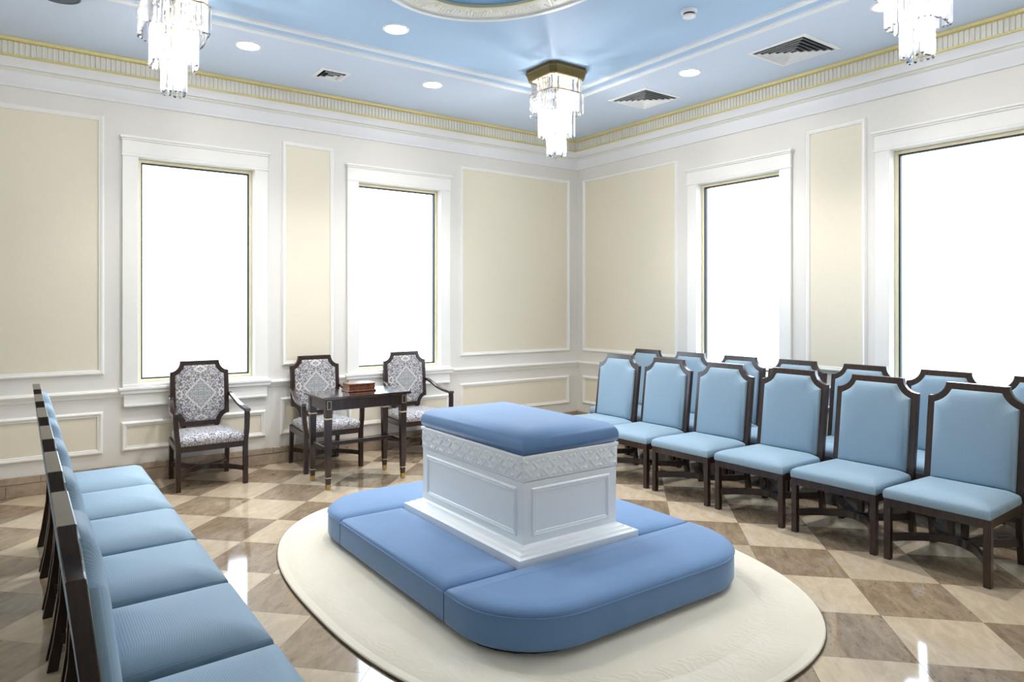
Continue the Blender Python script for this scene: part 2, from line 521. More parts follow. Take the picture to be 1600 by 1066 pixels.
for i in range(-14, 14):
    for j in range(-20, 12):
        a = A0 + (i + 0.5) * TP; b = B0 + (j + 0.5) * TP
        cx, cy = (a + b) * R2, (a - b) * R2
        dark = (i + j) % 2 == 0
        sq = [((a + u + b + v) * R2, (a + u - b - v) * R2) for u, v in ((-h, -h), (-h, h), (h, h), (h, -h))]
        cl = sq
        for ax, lim, less in ((0, XR - .001, True), (0, XL + .001, False), (1, YF - .001, True), (1, YN + .001, False)):
            if cl: cl = clip(cl, ax, lim, less)
        if len(cl) < 3: continue
        ar = abs(sum(cl[k][0] * cl[(k + 1) % len(cl)][1] - cl[(k + 1) % len(cl)][0] * cl[k][1] for k in range(len(cl)))) / 2
        if ar < 0.004: continue
        if ar > TP * TP * 0.97:
            o = link('floor_tile', tile_mesh[int(dark)], floor, (cx, cy, 0), math.pi / 4)
        else:
            me = MB().prism([(x - cx, y - cy) for x, y in cl], XYZ, -0.012, 0).mesh('floor_tile_edge', M_TILE_D if dark else M_TILE_L, smooth=0)
            o = link('floor_tile', me, floor, (cx, cy, 0))

# wall coordinate maps: (s along wall, z up, h out of the wall into the room)
WA = lambda s, z, h: (s, YF - h, z)
WB = lambda s, z, h: (XR - h, s, z)
WL = lambda s, z, h: (XL + h, s, z)
WN = lambda s, z, h: (s, YN + h, z)
ZB, ZT = 0.84, 2.785          # window opening
WIN_A = [(0.833, 1.800), (2.835, 3.802)]
WIN_B = [(1.810, 2.777), (3.785, 4.752)]
def wall(name, fn, s0, s1, holes, t=0.20):
    mb = MB()
    xs = s0
    def slab(a, b, z0, z1):
        p = [fn(s, z, hh) for s in (a, b) for z in (z0, z1) for hh in (-t, 0)]
        mb.add(p, [(0, 1, 3, 2), (4, 6, 7, 5), (0, 4, 5, 1), (2, 3, 7, 6), (0, 2, 6, 4), (1, 5, 7, 3)])
    for a, b in holes:
        slab(xs, a, -0.06, ZC + 0.05); slab(a, b, -0.06, ZB); slab(a, b, ZT, ZC + 0.05)
        xs = b
    slab(xs, s1, -0.06, ZC + 0.05)
    return struct(mb.obj(name, M_WALL, smooth=0))
wall_left = wall('wall_left', WA, XL - .2, XR + .2, WIN_A)
wall_right = wall('wall_right', WB, YN, YF, WIN_B)
wall_side = wall('wall_side', WL, YN, YF, [])
wall_rear = wall('wall_rear', WN, XL - .2, XR + .2, [])

# ceiling with painted fields
ceiling = struct(MB().box(XL - .2, XR + .2, YN - .2, YF + .2, ZC, ZC + .12).obj('ceiling', M_CEIL_O, smooth=0))
CX, CY = (XL + XR) / 2, 3.20      # room centre
FX0, FX1, FY0, FY1 = 2 * CX - 4.26, 4.26, 2 * CY - 5.06, 5.06
MB().box(FX0, FX1, FY0, FY1, ZC - .004, ZC - .0005).obj('field', M_CEIL_I, ceiling, smooth=0)

def rect_ring(x0, x1, y0, y1, z, prof):
    """mitred moulding round a rectangle; prof = (outward offset, drop below z) going round the section"""
    rings = []
    for d, dz in prof:
        rings.append([(x0 - d, y0 - d, z - dz), (x1 + d, y0 - d, z - dz), (x1 + d, y1 + d, z - dz), (x0 - d, y1 + d, z - dz)])
    rings.append(rings[0])
    return MB().rings(rings, False, False)
prof_c = [(0, 0), (0, .012), (.012, .022), (.028, .022), (.034, .014), (.048, .014), (.054, .006), (.066, .006), (.066, 0)]
struct(rect_ring(FX0 - .03, FX1 + .03, FY0 - .03, FY1 + .03, ZC, prof_c).obj('trim_1', M_MOULD))
struct(rect_ring(FX0 - .20, FX1 + .20, FY0 - .20, FY1 + .20, ZC, prof_c).obj('trim_2', M_MOULD))
band = MB()
rect_ring(FX0, FX1, FY0, FY1, ZC, [(.096, 0), (.096, .003), (.17, .003), (.17, 0)]).obj('blue_band', M_CEIL_I, ceiling, smooth=0)

MX = 2.30
def oval(a, b, n=72, cx=MX, cy=3.29):
    return [(cx + a * math.cos(2 * math.pi * k / n), cy + b * math.sin(2 * math.pi * k / n)) for k in range(n)]
med = thing('ceiling_medallion', 'oval white lace-patterned ring around deep blue field on ceiling', 'medallion')
med.location = (0, 0, 0)
MB().ringframe(oval(.74, .93), oval(.56, .73), XYZ, ZC - .016, ZC - .004).obj('lace_band', M_LACE, med)
MB().ringframe(oval(.765, .955), oval(.735, .925), XYZ, ZC - .028, ZC - .004).obj('outer_moulding', M_MOULD, med)
MB().ringframe(oval(.57, .74), oval(.545, .715), XYZ, ZC - .028, ZC - .004).obj('inner_moulding', plain('gilt_edge', (.70, .66, .46), .4, noise=.05), med)
MB().prism(oval(.55, .72), XYZ, ZC - .008, ZC - .004).obj('blue_centre', M_CEIL_D, med)
# leaf scrolls on the lace band
sc = MB()
for k in range(40):
    t = 2 * math.pi * k / 40
    for s in (-1, 1):
        pts = []
        for q in range(6):
            u = q / 5.0
            tt = t + s * (0.02 + 0.05 * u)
            rr = 0.5 + 0.32 * math.sin(u * math.pi * 1.2) * (1 if k % 2 else -1)
            a = .56 + .18 * rr; b = .73 + .20 * rr
            pts.append((MX + a * math.cos(tt), 3.29 + b * math.sin(tt), ZC - .017))
        sc.tube(pts, .005, 4)
o = sc.obj('leaf_scroll', plain('pale_scroll', (.84, .83, .74), .4, noise=.05), med); o['kind'] = 'stuff'

# crown cornice: sections (projection from wall, z)
def cornice(name_no, fn, s0, s1, m0, m1, fluted):
    """m0/m1 = +1 when that end is mitred into a corner"""
    def sweep(prof):
        rings = []
        for p, z in prof:
            rings.append([fn(s0 + p * m0, z, p), fn(s1 - p * m1, z, p)])
        v = [q for r in rings for q in r]
        n = len(rings)
        f = [(2 * k, 2 * k + 1, 2 * k + 3, 2 * k + 2) for k in range(n - 1)]
        f.append((2 * n - 2, 2 * n - 1, 1, 0))
        f.append(tuple(2 * k for k in range(n))[::-1]); f.append(tuple(2 * k + 1 for k in range(n)))
        return MB().add(v, f)
    root = struct(sweep([(0, 3.230), (.024, 3.230), (.026, 3.240), (.032, 3.250), (.048, 3.285), (.060, 3.325), (.064, 3.338), (.084, 3.338), (.086, 3.352),
                         (.088, 3.356), (.105, 3.362), (.118, 3.385), (.150, 3.412), (.160, 3.420), (.160, ZC - .001), (0, ZC - .001)]).obj('trim_%d' % name_no, M_CROWN))
    sweep([(.084, 3.341), (.100, 3.345), (.100, 3.351), (.083, 3.352)]).obj('cream_bead', plain('cream_bead_paint', (.82, .80, .66), .35, noise=.02), root)
    sweep([(.160, 3.420), (.176, 3.422), (.176, 3.436), (.160, 3.438)]).obj('gold_bead', M_GOLD, root)
    sweep([(.160, 3.535), (.192, 3.540), (.198, ZC - .002), (.160, ZC - .002)]).obj('gold_bead', M_GOLD, root)
    if fluted:
        fl = MB()
        n = int((s1 - s0 - .34) / .036)
        for k in range(n + 1):
            s = s0 + .17 * m0 + (s1 - s0 - .17 * (m0 + m1)) * (k + .5) / (n + 1)
            p = [fn(s + a, z, .160 + q) for z in (3.439, 3.534) for a, q in ((-.014, 0), (-.010, .011), (.010, .011), (.014, 0))]
            fl.add(p, [(0, 1, 5, 4), (1, 2, 6, 5), (2, 3, 7, 6), (0, 3, 2, 1), (4, 5, 6, 7)])
        o = fl.obj('fluted_band', M_FLUTE, root, smooth=0); o['kind'] = 'stuff'
cornice(3, WA, XL, XR, 1, 1, True)
cornice(4, WB, YN, YF, 1, 1, True)
cornice(5, WL, YN, YF, 1, 1, False)
cornice(6, WN, XL, XR, 1, 1, False)

# chair rail
def rail(no, fn, s0, s1, m0, m1):
    prof = [(0, .735), (.010, .738), (.014, .755), (.020, .762), (.030, .772), (.034, .785), (.030, .797), (.022, .803), (0, .805)]
    rings = [[fn(s0 + p * m0, z, p), fn(s1 - p * m1, z, p)] for p, z in prof]
    v = [q for r in rings for q in r]; n = len(rings)
    f = [(2 * k, 2 * k + 1, 2 * k + 3, 2 * k + 2) for k in range(n - 1)]
    f += [tuple(2 * k for k in range(n))[::-1], tuple(2 * k + 1 for k in range(n))]
    struct(MB().add(v, f).obj('trim_%d' % no, M_TRIM))
rail(7, WA, XL, XR, 1, 1); rail(8, WB, YN, YF, 1, 1); rail(9, WL, YN, YF, 1, 1); rail(10, WN, XL, XR, 1, 1)

# stone baseboards: blocks of marble, a tall course and a cap course
def baseboard(name, fn, s0, s1):
    root = struct(MB().add([fn(s, z, q) for s in (s0, s1) for z in (0, .158) for q in (0, .006)],
                  [(0, 1, 3, 2), (4, 6, 7, 5), (0, 4, 5, 1), (2, 3, 7, 6), (0, 2, 6, 4), (1, 5, 7, 3)]).obj(name, M_GROUT, smooth=0))
    cache = {}
    for z0, z1, t, off in ((0.001, .104, .018, 0.0), (.106, .158, .022, .23)):
        s = s0 - off
        while s < s1:
            a, b = max(s0 + .02, s) + .001, min(s1 - .02, s + .457) - .001
            if b - a > .03:
                key = (round(b - a, 3), z0)
                if key not in cache:
                    w = (b - a) / 2
                    p = [fn(q, z, hh) for q in (-w, w) for z in (z0, z1) for hh in (.004, t)]
                    base = Vector(fn(0, 0, 0))
                    cache[key] = MB().add([Vector(x) - base for x in p], [(0, 1, 3, 2), (4, 6, 7, 5), (0, 4, 5, 1), (2, 3, 7, 6), (0, 2, 6, 4), (1, 5, 7, 3)]).mesh('baseboard_block', M_BASE, bevel=.0015, smooth=0)
                link('stone_block', cache[key], root, fn((a + b) / 2, 0, 0))
            s += .457
baseboard('baseboard_left', WA, XL, XR)
baseboard('baseboard_right', WB, YN, YF)
baseboard('baseboard_side', WL, YN, YF)

# panel mouldings (picture frames) on walls
trim_no = [20]
PM = [(0, 0), (.004, .012), (.014, .020), (.024, .018), (.032, .010), (.040, .012), (.044, .004), (.044, 0)]
def panel(fn, s0, s1, z0, z1):
    rings = []
    for d, q in PM:
        rings.append([fn(s0 + d, z0 + d, q), fn(s1 - d, z0 + d, q), fn(s1 - d, z1 - d, q), fn(s0 + d, z1 - d, q)])
    o = struct(MB().rings(rings, False, False).obj('trim_%d' % trim_no[0], M_TRIM)); trim_no[0] += 1
    a, b, c, d = s0 + .042, s1 - .042, z0 + .042, z1 - .042
    p = [fn(s, z, q) for s in (a, b) for z in (c, d) for q in (0, .002)]
    MB().add(p, [(0, 1, 3, 2), (4, 6, 7, 5), (0, 4, 5, 1), (2, 3, 7, 6), (0, 2, 6, 4), (1, 5, 7, 3)]).obj('wall_panel', M_PANEL, o, smooth=0)
ZP0, ZP1 = .93, 3.10
for s0, s1 in ((-.93, .582), (2.056, 2.580), (4.054, 5.685)):
    panel(WA, s0, s1, ZP0, ZP1)
for s0, s1 in ((5.014, 6.566), (2.971, 3.528), (1.07, 1.60), (-.3, .9)):
    panel(WB, s0, s1, ZP0, ZP1)
for s0, s1 in ((-.93, .572), (2.04, 2.590), (4.054, 5.675)):
    panel(WA, s0, s1, .268, .625)
for s0, s1 in ((.704, 1.905), (2.72, 3.92)):
    panel(WA, s0, s1, .268, .522)
for s0, s1 in ((5.014, 6.566), (2.971, 3.528), (1.07, 1.60), (-.3, .9)):
    panel(WB, s0, s1, .268, .625)
for s0, s1 in ((3.67, 4.87), (1.70, 2.89)):
    panel(WB, s0, s1, .268, .522)
for s0, s1 in ((.2, 3.0), (3.4, 6.2)):
    panel(WL, s0, s1, ZP0, ZP1)

# windows
def window(no, fn, a, b):
    def bx(mb, s0, s1, z0, z1, q0, q1):
        p = [fn(s, z, q) for s in (s0, s1) for z in (z0, z1) for q in (q0, q1)]
        mb.add(p, [(0, 1, 3, 2), (4, 6, 7, 5), (0, 4, 5, 1), (2, 3, 7, 6), (0, 2, 6, 4), (1, 5, 7, 3)])
    def frm(mb, d0, d1, q0, q1):
        o_ = [(a + d0, ZB + d0), (b - d0, ZB + d0), (b - d0, ZT - d0), (a + d0, ZT - d0)]
        i_ = [(a + d1, ZB + d1), (b - d1, ZB + d1), (b - d1, ZT - d1), (a + d1, ZT - d1)]
        mb.ringframe(o_, i_, fn, q0, q1)
    root = MB(); frm(root, .002, .030, -.115, -.060)
    w = struct(root.obj('window_%d' % no, M_WINFRAME, bevel=.003, smooth=0))
    m = MB(); frm(m, .028, .042, -.105, -.072); m.obj('gasket', M_GASKET, w, smooth=0)
    m = MB(); bx(m, a + .036, b - .036, ZB + .036, ZT - .036, -.094, -.088); m.obj('pane', M_GLASS, w, smooth=0)
    m = MB()      # side casings
    for s0, s1 in ((a - .122, a), (b, b + .122)):
        m2 = MB(); bx(m2, s0, s1, ZB - .03, ZT + .02, 0, .026); m2.obj('casing', M_TRIM, w, bevel=.004, smooth=0)
    m = MB()      # jamb lining
    frm(m, -.001, .002, -.115, .0); m.obj('jamb', M_TRIM, w, smooth=0)
    m = MB(); bx(m, a - .128, b + .128, ZT, ZT + .022, 0, .034); bx(m, a - .124, b + .124, ZT + .022, ZT + .135, 0, .030)
    bx(m, a - .130, b + .130, ZT + .135, ZT + .150, 0, .040); bx(m, a - .140, b + .140, ZT + .150, ZT + .172, 0, .050)
    m.obj('head_casing', M_TRIM, w, bevel=.003, smooth=0)
    m = MB(); bx(m, a - .150, b + .150, .790, .815, 0, .055); bx(m, a - .140, b + .140, .760, .790, 0, .046); bx(m, a - .12, b + .12, .815, ZB - .001, -.05, .030)
    m.obj('sill', M_TRIM, w, bevel=.004, smooth=0)
    m = MB(); bx(m, a - .112, b + .112, .648, .760, 0, .026); bx(m, a - .112, b + .112, .648, .668, 0, .032)
    m.obj('apron', M_TRIM, w, bevel=.003, smooth=0)
    # daylight portal (sampling aid for the sky seen through this opening)
    ld = D.lights.new('sky_portal', 'AREA'); ld.shape = 'RECTANGLE'
    ld.size = b - a; ld.size_y = ZT - ZB; ld.cycles.is_portal = True
    lo = D.objects.new('sky_portal', ld); C.objects.link(lo)
    lo.location = fn((a + b) / 2, (ZB + ZT) / 2, -.12)
    n = Vector(fn(0, 0, 1)) - Vector(fn(0, 0, 0))
    lo.rotation_euler = n.to_track_quat('-Z', 'Z').to_euler()
window(1, WA, *WIN_A[0]); window(2, WA, *WIN_A[1])
window(3, WB, *WIN_B[1]); window(4, WB, *WIN_B[0])

# ---------------------------------------------------------------- rug
RCX, RCY = 2.40, 3.32
def sup(a, b, n=2.5, k=96):
    out = []
    for i in range(k):
        t = 2 * math.pi * i / k
        c, s = math.cos(t), math.sin(t)
        out.append((a * math.copysign(abs(c) ** (2 / n), c), b * math.copysign(abs(s) ** (2 / n), s)))
    return out
rug = thing('oval_rug', 'large oval cream rug with carved leaf border under the altar', 'rug', (RCX, RCY, 0))
prof = [(1.0, .004), (1.0, .012), (.996, .016), (.968, .016), (.964, .0135), (.960, .016), (.800, .016), (.796, .0135), (.790, .0135), (.786, .016), (.4, .016)]
MB().rings([[(x * s, y * (1 - (1 - s) * 1.23 / 1.72 if s > .5 else s), z) for x, y in sup(1.23, 1.72)] for s, z in prof]).obj('pile', M_RUG, rug)
MB().rings([[(x * s, y * s, z) for x, y in sup(1.234, 1.724)] for s, z in ((1, 0.0005), (1, .009), (.99, .009), (.99, .0005))], False, False).obj('edge_shadow', M_RUGEDGE, rug)
RT = .0165

# ---------------------------------------------------------------- altar and kneeler cushions
BX0, BX1, BY0, BY1 = 2.03, 2.872, 2.768, 4.032
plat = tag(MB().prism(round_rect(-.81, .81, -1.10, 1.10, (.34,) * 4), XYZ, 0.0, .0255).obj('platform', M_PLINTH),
           'low shadow-dark recessed platform under the blue velvet kneeling cushions', 'platform')
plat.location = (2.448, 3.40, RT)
altar = thing('altar', 'white panelled altar block with blue velvet top in room centre', 'altar', ((BX0 + BX1) / 2, (BY0 + BY1) / 2, RT + .026))
ax, ay = (BX1 - BX0) / 2, (BY1 - BY0) / 2
Z0 = -RT - .026
mb = MB()
st = [(0.004, .0427), (0.0, .222), (0.0, .236), (.024, .240), (.030, .249), (.052, .252), (.060, .262), (.080, .266), (.088, .274)]
mb.rings([[(-ax + d, -ay + d, z + Z0), (ax - d, -ay + d, z + Z0), (ax - d, ay - d, z + Z0), (-ax + d, ay - d, z + Z0)] for d, z in st])
mb.obj('base_moulding', M_ALTAR, altar, smooth=0)
bx_, by_ = ax - .089, ay - .089
MB().box(-bx_, bx_, -by_, by_, .270 + Z0, .596 + Z0).obj('body', M_ALTAR, altar, bevel=.002, smooth=0)
# raised bead frames on the four faces
AF = [lambda s, z, q: (-bx_ - q, s, z + Z0), lambda s, z, q: (bx_ + q, s, z + Z0), lambda s, z, q: (s, -by_ - q, z + Z0), lambda s, z, q: (s, by_ + q, z + Z0)]
for fi, fn in enumerate(AF):
    L_ = by_ if fi < 2 else bx_
    rings = []
    for d, q in ((0, 0), (.004, .005), (.012, .007), (.018, .003), (.020, .0), (.024, .004), (.028, .0)):
        s = L_ - .055 - d
        rings.append([fn(-s, .305 + d, q), fn(s, .305 + d, q), fn(s, .562 - d, q), fn(-s, .562 - d, q)])
    MB().rings(rings, False, False).obj('panel_bead', M_ALTAR, altar, smooth=0)
fr = MB().box(-bx_ - .004, bx_ + .004, -by_ - .004, by_ + .004, .600 + Z0, .716 + Z0)
fr.box(-bx_ - .010, bx_ + .010, -by_ - .010, by_ + .010, .716 + Z0, .734 + Z0)
fr.obj('frieze', M_ALTAR, altar, bevel=.002, smooth=0)
# carved motifs: framed diamond with pyramid and four corner leaves
def motif(fn, w, h_):
    m = MB()
    W, H_ = w / 2, h_ / 2
    dm = lambda k: [(-W * k, 0), (0, -H_ * k), (W * k, 0), (0, H_ * k)]
    m.rings([[fn(s, z, q) for s, z in dm(k)] for k, q in ((.96, 0), (.86, .008), (.70, .008), (.62, .001), (.46, .001), (.02, .010))], False, True)
    for sx in (-1, 1):
        for sz in (-1, 1):
            cnr = [(sx * W * .96, sz * H_ * .96), (sx * W * .60, sz * H_ * .90), (sx * W * .42, sz * H_ * .62), (sx * W * .86, sz * H_ * .50)]
            c0 = (sum(p[0] for p in cnr) / 4, sum(p[1] for p in cnr) / 4)
            m.add([fn(s, z, 0) for s, z in cnr] + [fn(*c0, .009)], [(0, 1, 4), (1, 2, 4), (2, 3, 4), (3, 0, 4)])
    return m
FZ0, FZ1 = .606, .712
for fi in range(4):
    L_ = (by_ if fi < 2 else bx_) + .002
    n = 10 if fi < 2 else 6
    w = 2 * L_ / n
    fl = [lambda s, z, q: (-q, s, z), lambda s, z, q: (q, s, z), lambda s, z, q: (s, -q, z), lambda s, z, q: (s, q, z)][fi]
    me = motif(fl, w, FZ1 - FZ0).mesh('carved_motif', M_ALTAR, smooth=0)
    for k in range(n):
        s = -L_ + (k + .5) * w
        p = [(-bx_ - .004, s), (bx_ + .004, s), (s, -by_ - .004), (s, by_ + .004)][fi]
        link('carved_motif', me, altar, (p[0], p[1], (FZ0 + FZ1) / 2 + Z0))
# top cushion
tp = round_rect(-bx_ - .006, bx_ + .006, -by_ - .006, by_ + .006, (0,) * 4, 3)
rg = []
for d, z in ((.014, .735), (.0, .745), (-.004, .770), (-.003, .790), (.003, .808), (.014, .824), (.030, .837), (.055, .848), (.09, .855), (.14, .859), (.22, .861)):
    rg.append([(x, y, z + Z0) for x, y in offset_poly(tp, d)])
MB().rings(rg).obj('top_cushion', M_VEL, altar, smooth=60)

KX0, KX1, KY0, KY1 = 1.595, 3.30, 2.24, 4.56
def kneeler(poly, label):
    cx = sum(p[0] for p in poly) / len(poly); cy = sum(p[1] for p in poly) / len(poly)
    poly = [(x - cx, y - cy) for x, y in poly]
    t = thing('kneeler_cushion', label, 'cushion', (cx, cy, RT + .026), 0, 'blue velvet cushions around the altar')
    rg = [[(x, y, z) for x, y in offset_poly(poly, d)] for d, z in ((.02, .0), (.006, .004), (.0, .018), (0, .08), (.001, .138), (.004, .152), (.014, .164), (.032, .174), (.06, .180), (.12, .184))]
    MB().rings(rg).obj('pad', M_VEL, t, smooth=60)
    MB().tube([(x, y, .146) for x, y in offset_poly(poly, -.001)], .0035, 5, True).obj('piping', M_VEL, t)
g = .005
kneeler(round_rect(KX0, KX1, KY0, BY0 - g, (.40, .40, 0, 0), 12), 'blue velvet kneeling cushion with two rounded corners nearest the camera, before the altar')
kneeler(round_rect(KX0, KX1, BY1 + g, KY1, (0, 0, .40, .40), 12), 'blue velvet kneeling cushion with rounded corner behind the altar, facing the table')
kneeler(round_rect(KX0, BX0 - g, BY0 + g, BY1 - g, (0,) * 4, 3), "straight blue velvet kneeling cushion on the altar's left long side")
kneeler(round_rect(BX1 + g, KX1, BY0 + g, BY1 - g, (0,) * 4, 3), "straight blue velvet kneeling cushion on the altar's right side, facing the double chair rows")

# ---------------------------------------------------------------- side chairs (local: +x forward, z up)
def notch_back(W, w, zs, zt, zb, b=0.0, n=7, lower=None):
    """outline (y, z) counter-clockwise; b insets the outline; lower=(w, zs, zb) makes notches below too"""
    rx, rz = W - w + b, zt - zs + b
    W_, zt_ = W - b, zt - b
    t0 = math.asin(min(1, b / rz)); t1 = math.acos(min(1, b / rx))
    arc = [(W - rx * math.cos(t), zt - rz * math.sin(t)) for t in [t0 + (t1 - t0) * k / n for k in range(n + 1)]]
    right_top = arc[::-1]                       # going up on the right side
    if lower:
        wl, zsl, zbl = lower
        rx2, rz2 = W - wl + b, zsl - zbl + b
        u0 = math.asin(min(1, b / rz2)); u1 = math.acos(min(1, b / rx2))
        arcl = [(W - rx2 * math.cos(t), zbl + rz2 * math.sin(t)) for t in [u0 + (u1 - u0) * k / n for k in range(n + 1)]]
        right = arcl + right_top
    else:
        right = [(W_, zb + b)] + right_top
    return right + [(-y, z) for y, z in right[::-1]]

def dome(outline, fn, side, H_, scales, q0):
    """upholstered pad: outline rings shrinking to the centre and swelling along side"""
    cy = sum(p[0] for p in outline) / len(outline); cz = (max(p[1] for p in outline) + min(p[1] for p in outline)) / 2
    rg = []
    for s, k in scales:
        rg.append([fn(cy + (y - cy) * s, cz + (z - cz) * s, q0 + side * H_ * k) for y, z in outline])
    return MB().rings(rg, False, True)
DOME = [(1.0, 0), (.992, .30), (.97, .56), (.93, .74), (.86, .87), (.74, .95), (.5, 1.0), (.2, 1.02)]

def crescent(x_end, x_mid, yh, z0, z1, t, p=2.0, n=14):
    o_, i_ = [], []
    for k in range(n + 1):
        y = -yh + 2 * yh * k / n
        x = x_mid + (x_end - x_mid) * abs(y / yh) ** p
        d = p * (x_end - x_mid) / yh * abs(y / yh) ** (p - 1) * (1 if y >= 0 else -1)
        ln = math.hypot(1, d)
        nx, ny = 1 / ln, -d / ln
        o_.append((x + nx * t / 2, y + ny * t / 2)); i_.append((x - nx * t / 2, y - ny * t / 2))
    rg = [[(*o_[k], z0), (*o_[k], z1), (*i_[k], z1), (*i_[k], z0)] for k in range(n + 1)]
    return MB().rings(rg)

def cushion_seat(x0, x1, yh, yr, zb, zt, dome_h, taper=0.0):
    base = [(x0, -yr), (x1, -yh), (x1, yh), (x0, yr)]
    pts = []
    # subdivide the trapezoid edges for a smooth swell
    for i in range(4):
        p, q = base[i], base[(i + 1) % 4]
        for k in range(8):
            pts.append((p[0] + (q[0] - p[0]) * k / 8, p[1] + (q[1] - p[1]) * k / 8))
    cx = (x0 + x1) / 2
    rg = []
    for s, z in ((.985, zb), (1.0, zb + .006), (1.004, zt - .018), (.992, zt - .004), (.965, zt + .10 * dome_h), (.90, zt + .36 * dome_h), (.78, zt + .68 * dome_h), (.60, zt + .88 * dome_h), (.35, zt + .97 * dome_h), (.1, zt + dome_h)):
        rg.append([(cx + (x - cx) * s, y * s, z) for x, y in pts])
    return MB().rings(rg)

XB0, KT = -.235, .122      # front face of the back at seat level, rake
def bk(y, z, q): return (XB0 - KT * (z - .40) + q, y, z)
chair_parts = {}
def make_side_chair(label, group):
    t = thing('side_chair', label, 'chair', (0, 0, 0), 0, group)
    cushion_seat(-.225, .268, .281, .262, .366, .415, .044).obj('seat', M_FAB, t, smooth=60)
    fr = MB()
    fr.box(.236, .260, -.244, .244, .318, .366)
    fr.box(-.262, -.238, -.215, .215, .318, .366)
    for s in (-1, 1):
        p = [(.236, s * .252), (.236, s * .276), (-.250, s * .258), (-.250, s * .234)]
        fr.prism(p if s < 0 else p[::-1], XYZ, .318, .366)
    fr.obj('seat_frame', M_WOOD, t, smooth=0)
    for s in (-1, 1):
        y0, y1 = sorted((s * .242, s * .280))
        MB().box(.225, .263, y0, y1, 0, .366).obj('leg', M_WOOD, t, bevel=.003, smooth=0)
    for s in (-1, 1):
        y0, y1 = sorted((s * .222, s * .258))
        poly = [(-.284, 0), (-.262, .14), (-.240, .28), (-.235, .40), (-.240, .45), (-.276, .45), (-.274, .40), (-.280, .28), (-.302, .12), (-.325, 0)]
        MB().prism(poly, lambda a, b, h_: (a, h_, b), y0, y1).obj('leg', M_WOOD, t, bevel=.002, smooth=0)
    W, w, zs, zt, zb = .272, .172, .938, 1.030, .385
    out = notch_back(W, w, zs, zt, zb); inn = notch_back(W, w, zs, zt, zb, .042)
    MB().ringframe(out, inn, bk, -.038, 0).obj('back_frame', M_WOOD, t, bevel=.0025, smooth=30)
    dome(inn, bk, 1, .056, DOME, -.010).obj('back_pad', M_FAB, t, smooth=60)
    dome(inn, bk, -1, .012, DOME, -.028).obj('rear_cover', M_FAB, t, smooth=60)
    MB().tube([bk(y, z, .001) for y, z in notch_back(W, w, zs, zt, zb, .0445)], .0028, 4, True).obj('piping', M_PIPE, t)
    crescent(.240, .005, .248, .112, .156, .024).obj('stretcher', M_WOOD, t, smooth=30)
    crescent(-.272, -.019, .228, .112, .156, .024).obj('stretcher', M_WOOD, t, smooth=30)
    return t
chair0 = None
used = [False]
def place_chair(x, y, rz, label, group):
    global chair0
    if chair0 is None:
        chair0 = make_side_chair(label, group); t = chair0
    else:
        t = copy_tree(chair0)
    t.location = (x, y, 0); t.rotation_euler = (0, 0, rz)
    tag(t, label, 'chair', group)
ORD = ['nearest the far corner', 'second from the far corner', 'third from the far corner', 'fourth from the far corner', 'fifth from the far corner', 'sixth from the far corner', 'nearest the camera']
for k, y in enumerate((4.865, 4.245, 3.625, 3.000, 2.378, 1.772)):
    w_ = ORD[k] if k < 5 else ORD[6]
    place_chair(4.468, y, math.pi, 'light blue chair, %s, front row before right wall' % w_, 'front row of blue chairs on the right')
for k, y in enumerate((5.235, 4.64, 4.05, 3.46, 2.862, 2.262, 1.66)):
    place_chair(5.245, y, math.pi, 'light blue chair, %s, back row along right wall' % ORD[k], 'back row of blue chairs on the right')
ORDL = ['farthest from the camera', 'second from the far end', 'third from the far end', 'fourth from the far end', 'fifth from the far end', 'nearest the camera']
for k in range(6):
    place_chair(.417, 1.985 + .603 * (5 - k), 0, 'light blue chair, %s, left foreground row' % ORDL[k], 'row of blue chairs in the left foreground')

